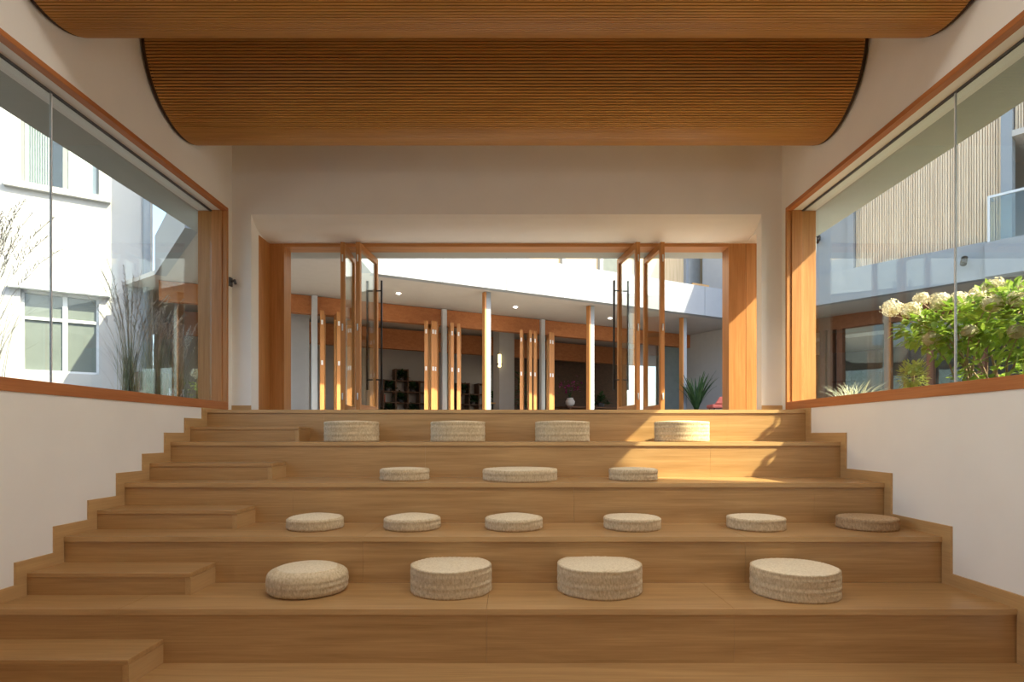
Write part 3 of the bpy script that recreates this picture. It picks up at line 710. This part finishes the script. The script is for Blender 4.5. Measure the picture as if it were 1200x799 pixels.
# ---------------------------------------------------------------- plants outside the windows
def feather_grass(name, X, Y, h, spread, lean, lab, seed, nb=170, npl=26, group='feather grasses outside the left window'):
    rnd = random.Random(seed); p = (X, Y, .355); t = thing(name, p, lab, 'ornamental grass', group)
    m = MB(); pl_ = MB(); stm = MB()
    for i in range(nb):
        a = rnd.uniform(0, 6.283); L = h*rnd.uniform(.35, .72); o = spread*rnd.uniform(.2, 1)*.55; dx, dy = math.cos(a)*o+lean*.3, math.sin(a)*o
        bx, by = X+rnd.gauss(0, .06), Y+rnd.gauss(0, .06)
        m.blade([(bx+dx*s**1.6, by+dy*s**1.6, .355+L*(s*1.25-.3*s**3)) for s in (0, .2, .4, .6, .8, 1)], .006)
    for i in range(npl):
        a = rnd.uniform(0, 6.283); L = h*rnd.uniform(.75, 1.05); o = spread*rnd.uniform(.2, 1)*.5; dx, dy = math.cos(a)*o+lean, math.sin(a)*o
        P = lambda s: (X+dx*s**1.8, Y+dy*s**1.8, .355+L*(s*1.12-.14*s**4))
        stm.tube([P(s) for s in (0, .3, .6, .85, 1)], .0035, 4, .002)
        for k in range(16):
            s = .66+.36*k/16; b = P(s); c = .10*(1-k/20)
            for sg in (-1, 1):
                aa = rnd.uniform(0, 6.28); pl_.blade([b, (b[0]+c*.5*math.cos(aa)+dx*.06, b[1]+c*.5*math.sin(aa), b[2]+c*.55), (b[0]+c*.9*math.cos(aa)+dx*.12, b[1]+c*.9*math.sin(aa), b[2]+c*.4)], .007)
    m.build('blades', 'grass', t); stm.build('stalks', 'plume', t); pl_.build('plumes', 'plume', t)
feather_grass('feather_grass', -4.85, 7.55, 1.75, .95, -.05, 'tall feather grass in front of the white building, left of the drain pipe', 21)
feather_grass('feather_grass', -4.9, 8.15, 1.55, .8, .02, 'tall feather grass in front of the drain pipe and shaded white wall', 22)
feather_grass('feather_grass', -4.85, 8.65, 1.35, .6, .05, 'shorter feather grass in front of the white post near the left jamb', 23)
feather_grass('feather_grass', -4.74, 5.3, 1.75, 1.0, .10, 'arching feather grass cut by the left edge of the view', 24)
bk = thing('brown_planter', atx(178, 470, -5.2)[:2]+(GZ,), 'brown round planter among the grasses outside the left window', 'planter')
o = bk['_o']; MB().lathe([(.17, 0), (.22, .62), (.19, .62), (.18, .5)], 24, (o[0], o[1], GZ)).build('pot', 'basket', bk); MB().lathe([(.17, .5), (.17, .56)], 20, (o[0], o[1], GZ)).build('earth', 'soil', bk)
gb = MB(); o = atx(201, 470, -5.3); gb.lathe([(.17, GZ), (.2, .7), (.17, .7), (.16, .62)], 4, (o[0], o[1], 0))
tag(gb.build('pale_green_planter', 'steel'), 'pale square planter outside the left window near the jamb', 'planter')

def flower_head(m, c, r, rnd, n=90):
    for i in range(n):
        z = 1-2*(i+.5)/n; a = i*2.39996; s = math.sqrt(max(0, 1-z*z)); d = Vector((s*math.cos(a), s*math.sin(a), z))
        p = Vector(c)+Vector((d.x*r, d.y*r, d.z*r*.85))*rnd.uniform(.62, 1.12)
        for k in range(4):
            aa = k*1.571+rnd.uniform(0, .6); t1 = d.cross(Vector((0, 0, 1)) if abs(d.z) < .95 else Vector((1, 0, 0))).normalized(); t2 = d.cross(t1)
            m.leaf(p, t1*math.cos(aa)+t2*math.sin(aa)+d*rnd.uniform(.1, .9), d, .024, .02)
def hydrangea(X0, lab):
    rnd = random.Random(77); base = (4.95, 6.3, .355)
    t = thing('hydrangea', base, lab, 'flowering shrub')
    heads = [(1045, 361, 13, 4.62), (1068, 363, 12, 4.66), (1101, 353, 13, 4.7), (1122, 352, 13, 4.85), (1166, 336, 13, 4.8), (1163, 356, 12, 4.62), (1194, 350, 12, 4.7), (1092, 397, 10, 4.55), (1136, 388, 8, 4.55), (1193, 388, 10, 4.6), (1240, 345, 14, 4.8), (1225, 375, 12, 4.6), (1262, 372, 12, 4.8), (1080, 350, 9, 5.2), (1145, 345, 10, 5.3), (1205, 335, 11, 5.3)]
    st = MB(); lf = MB(); stem_pts = []
    for (px, py, r, X) in heads:
        p = atx(px, py, X); rr = .84*r*p[1]/F
        fm = MB(); flower_head(fm, p, rr, rnd, 150); fm.build('flower_head', 'petal', t)
        b = (base[0]+rnd.gauss(0, .12), base[1]+rnd.gauss(0, .18), .355)
        mid = ((b[0]+p[0])/2+rnd.gauss(0, .04), b[1]+(p[1]-b[1])*.35, .355+(p[2]-.355)*.6)
        st.tube([b, mid, (p[0], p[1], p[2]-rr*.6)], .014, 6, .005)
        stem_pts.append((b, mid, p))
    # leaf mass: rounded crown that hangs over towards the doors
    for (cx, cy, cz, rx, ry, rz, nl) in ((4.9, 5.9, 1.18, .38, .62, .34, 620), (4.8, 6.5, 1.14, .34, .45, .32, 460), (4.72, 6.95, 1.22, .22, .30, .20, 150), (4.9, 5.4, .95, .4, .5, .42, 420), (4.95, 6.1, .62, .34, .5, .22, 200)):
        for i in range(nl):
            d = Vector((rnd.gauss(0, 1), rnd.gauss(0, 1), rnd.gauss(0, 1))).normalized(); k = rnd.uniform(.45, 1.02)
            p = Vector((cx+d.x*rx*k, cy+d.y*ry*k, cz+d.z*rz*k))
            lf.leaf(p, (d.x+rnd.gauss(0, .5), d.y+rnd.gauss(0, .5), d.z*.4+rnd.gauss(-.1, .4)), (rnd.gauss(0, .2), rnd.gauss(0, .2), 1), rnd.uniform(.085, .14), rnd.uniform(.05, .075))
    st.build('stems', 'stem', t); lf.build('leaves', 'leaf', t)
hydrangea(4.8, 'hydrangea shrub with cream flower heads outside the right window')
p = atx(1070, 470, 4.62); rnd = random.Random(6)
bs = thing('round_bush', (p[0], p[1], .355), 'small round yellow green bush left of the hydrangea stems', 'bush')
m = MB(); zc = (509-440)*p[1]/F
for i in range(420):
    d = Vector((rnd.gauss(0, 1), rnd.gauss(0, 1), rnd.gauss(0, 1))).normalized(); k = rnd.uniform(.4, 1)
    m.leaf((p[0]+d.x*.15*k, p[1]+d.y*.16*k, zc+d.z*.17*k), d+Vector((0, 0, .4)), (0, 0, 1), .05, .035)
m.build('leaves', 'bush', bs); MB().tube([(p[0], p[1], .35), (p[0], p[1], zc)], .015, 6).build('stem', 'stem', bs)
p = atx(1000, 470, 4.6)
sg = thing('spiky_grass', (p[0], p[1], .355), 'pale spiky grass tuft close to the right window jamb', 'ornamental grass'); m = MB()
for i in range(90):
    a = rnd.uniform(0, 6.283); L = rnd.uniform(.22, .40); o = rnd.uniform(.2, .62); b = (p[0]+rnd.gauss(0, .04), p[1]+rnd.gauss(0, .06))
    m.blade([(b[0]+.5*o*math.cos(a)*s, b[1]+o*math.sin(a)*s, .355+L*(s*1.5-.6*s*s)) for s in (0, .35, .7, 1)], .014)
m.build('blades', 'palegrass', sg)
p = atx(231, 470, -4.75); fl = thing('yellow_hydrangea', (p[0], p[1], .355), 'small pale yellow flowering plant tight against the left window jamb', 'flowering shrub')
m = MB(); flower_head(m, (p[0], p[1], (509-438)*p[1]/F), .085, rnd, 60); m.build('flower_head', 'petal', fl)
m = MB()
for i in range(110):
    d = Vector((rnd.gauss(0, .09), rnd.gauss(0, .11), rnd.uniform(.02, .42))); m.leaf((p[0]+d.x, p[1]+d.y, .36+d.z), (rnd.gauss(0, 1), rnd.gauss(0, 1), rnd.gauss(.2, .5)), (0, 0, 1), .08, .05)
m.build('leaves', 'bush', fl); MB().tube([(p[0], p[1], .35), (p[0], p[1], (509-440)*p[1]/F)], .01, 6).build('stem', 'stem', fl)

# ---------------------------------------------------------------- lift everything so the floor is z = 0
for o in list(SC.objects):
    if o.parent is None: o.location.z += ZO
    if '_o' in o: del o['_o']

# ---------------------------------------------------------------- camera, sun, sky
cam = bpy.data.cameras.new('camera'); co = bpy.data.objects.new('camera', cam); C.objects.link(co)
cam.sensor_width = 36; cam.lens = F/1200*36; cam.shift_x = -2/1200; cam.shift_y = 109.5/1200
cam.clip_start = .05; cam.clip_end = 300
co.location = (0, 0, ZO); co.rotation_euler = (math.pi/2, 0, 0); SC.camera = co
sd = Vector((-2.0, 1.0, -1.934)).normalized()
sun = bpy.data.lights.new('sun', 'SUN'); sun.energy = 7.4; sun.angle = math.radians(.6); sun.color = (1, .88, .62)
so = bpy.data.objects.new('sun', sun); C.objects.link(so); so.rotation_euler = (-sd).to_track_quat('Z', 'Y').to_euler(); so.location = (0, 0, 12)
for yy, pw in ((3.6, 54),):  # overhead fill lamp added to balance the room, no fixture there
    al = bpy.data.lights.new('added_top_fill', 'AREA'); al.shape = 'RECTANGLE'; al.size = 4.0; al.size_y = .5; al.energy = pw; al.color = (1, .93, .80)
    ao = bpy.data.objects.new('added_top_fill', al); C.objects.link(ao); ao.location = (-.09, yy, 4.17+ZO)
al = bpy.data.lights.new('added_rear_fill', 'AREA'); al.shape = 'RECTANGLE'; al.size = 5; al.size_y = .8; al.energy = 17; al.color = (1, .95, .88)  # fill lamp added behind the camera to lift the door wall
ao = bpy.data.objects.new('added_rear_fill', al); C.objects.link(ao); ao.location = (0, -3.9, 1.9+ZO); ao.rotation_euler = (math.radians(90), 0, 0)
w = bpy.data.worlds.new('sky'); SC.world = w; w.use_nodes = True; nt = w.node_tree
bg = nt.nodes['Background']; sk = N(nt, 'ShaderNodeTexSky'); sk.sky_type = 'NISHITA'; sk.sun_disc = False
sk.sun_elevation = math.radians(42); sk.sun_rotation = math.atan2(2.0, -1.0); sk.dust_density = 2.5; sk.air_density = 1.0; sk.ozone_density = .6
nt.links.new(sk.outputs[0], bg.inputs['Color']); bg.inputs['Strength'].default_value = .30
SC.view_settings.view_transform = 'Standard'; SC.view_settings.look = 'None'; SC.view_settings.gamma = 1; SC.view_settings.use_curve_mapping = False
SC.view_settings.exposure = 1.02
cy = SC.cycles; cy.max_bounces = 14; cy.diffuse_bounces = 8; cy.glossy_bounces = 4; cy.transparent_max_bounces = 24; cy.transmission_bounces = 8
cy.caustics_reflective = False; cy.caustics_refractive = False; cy.sample_clamp_indirect = 6; cy.use_denoising = True
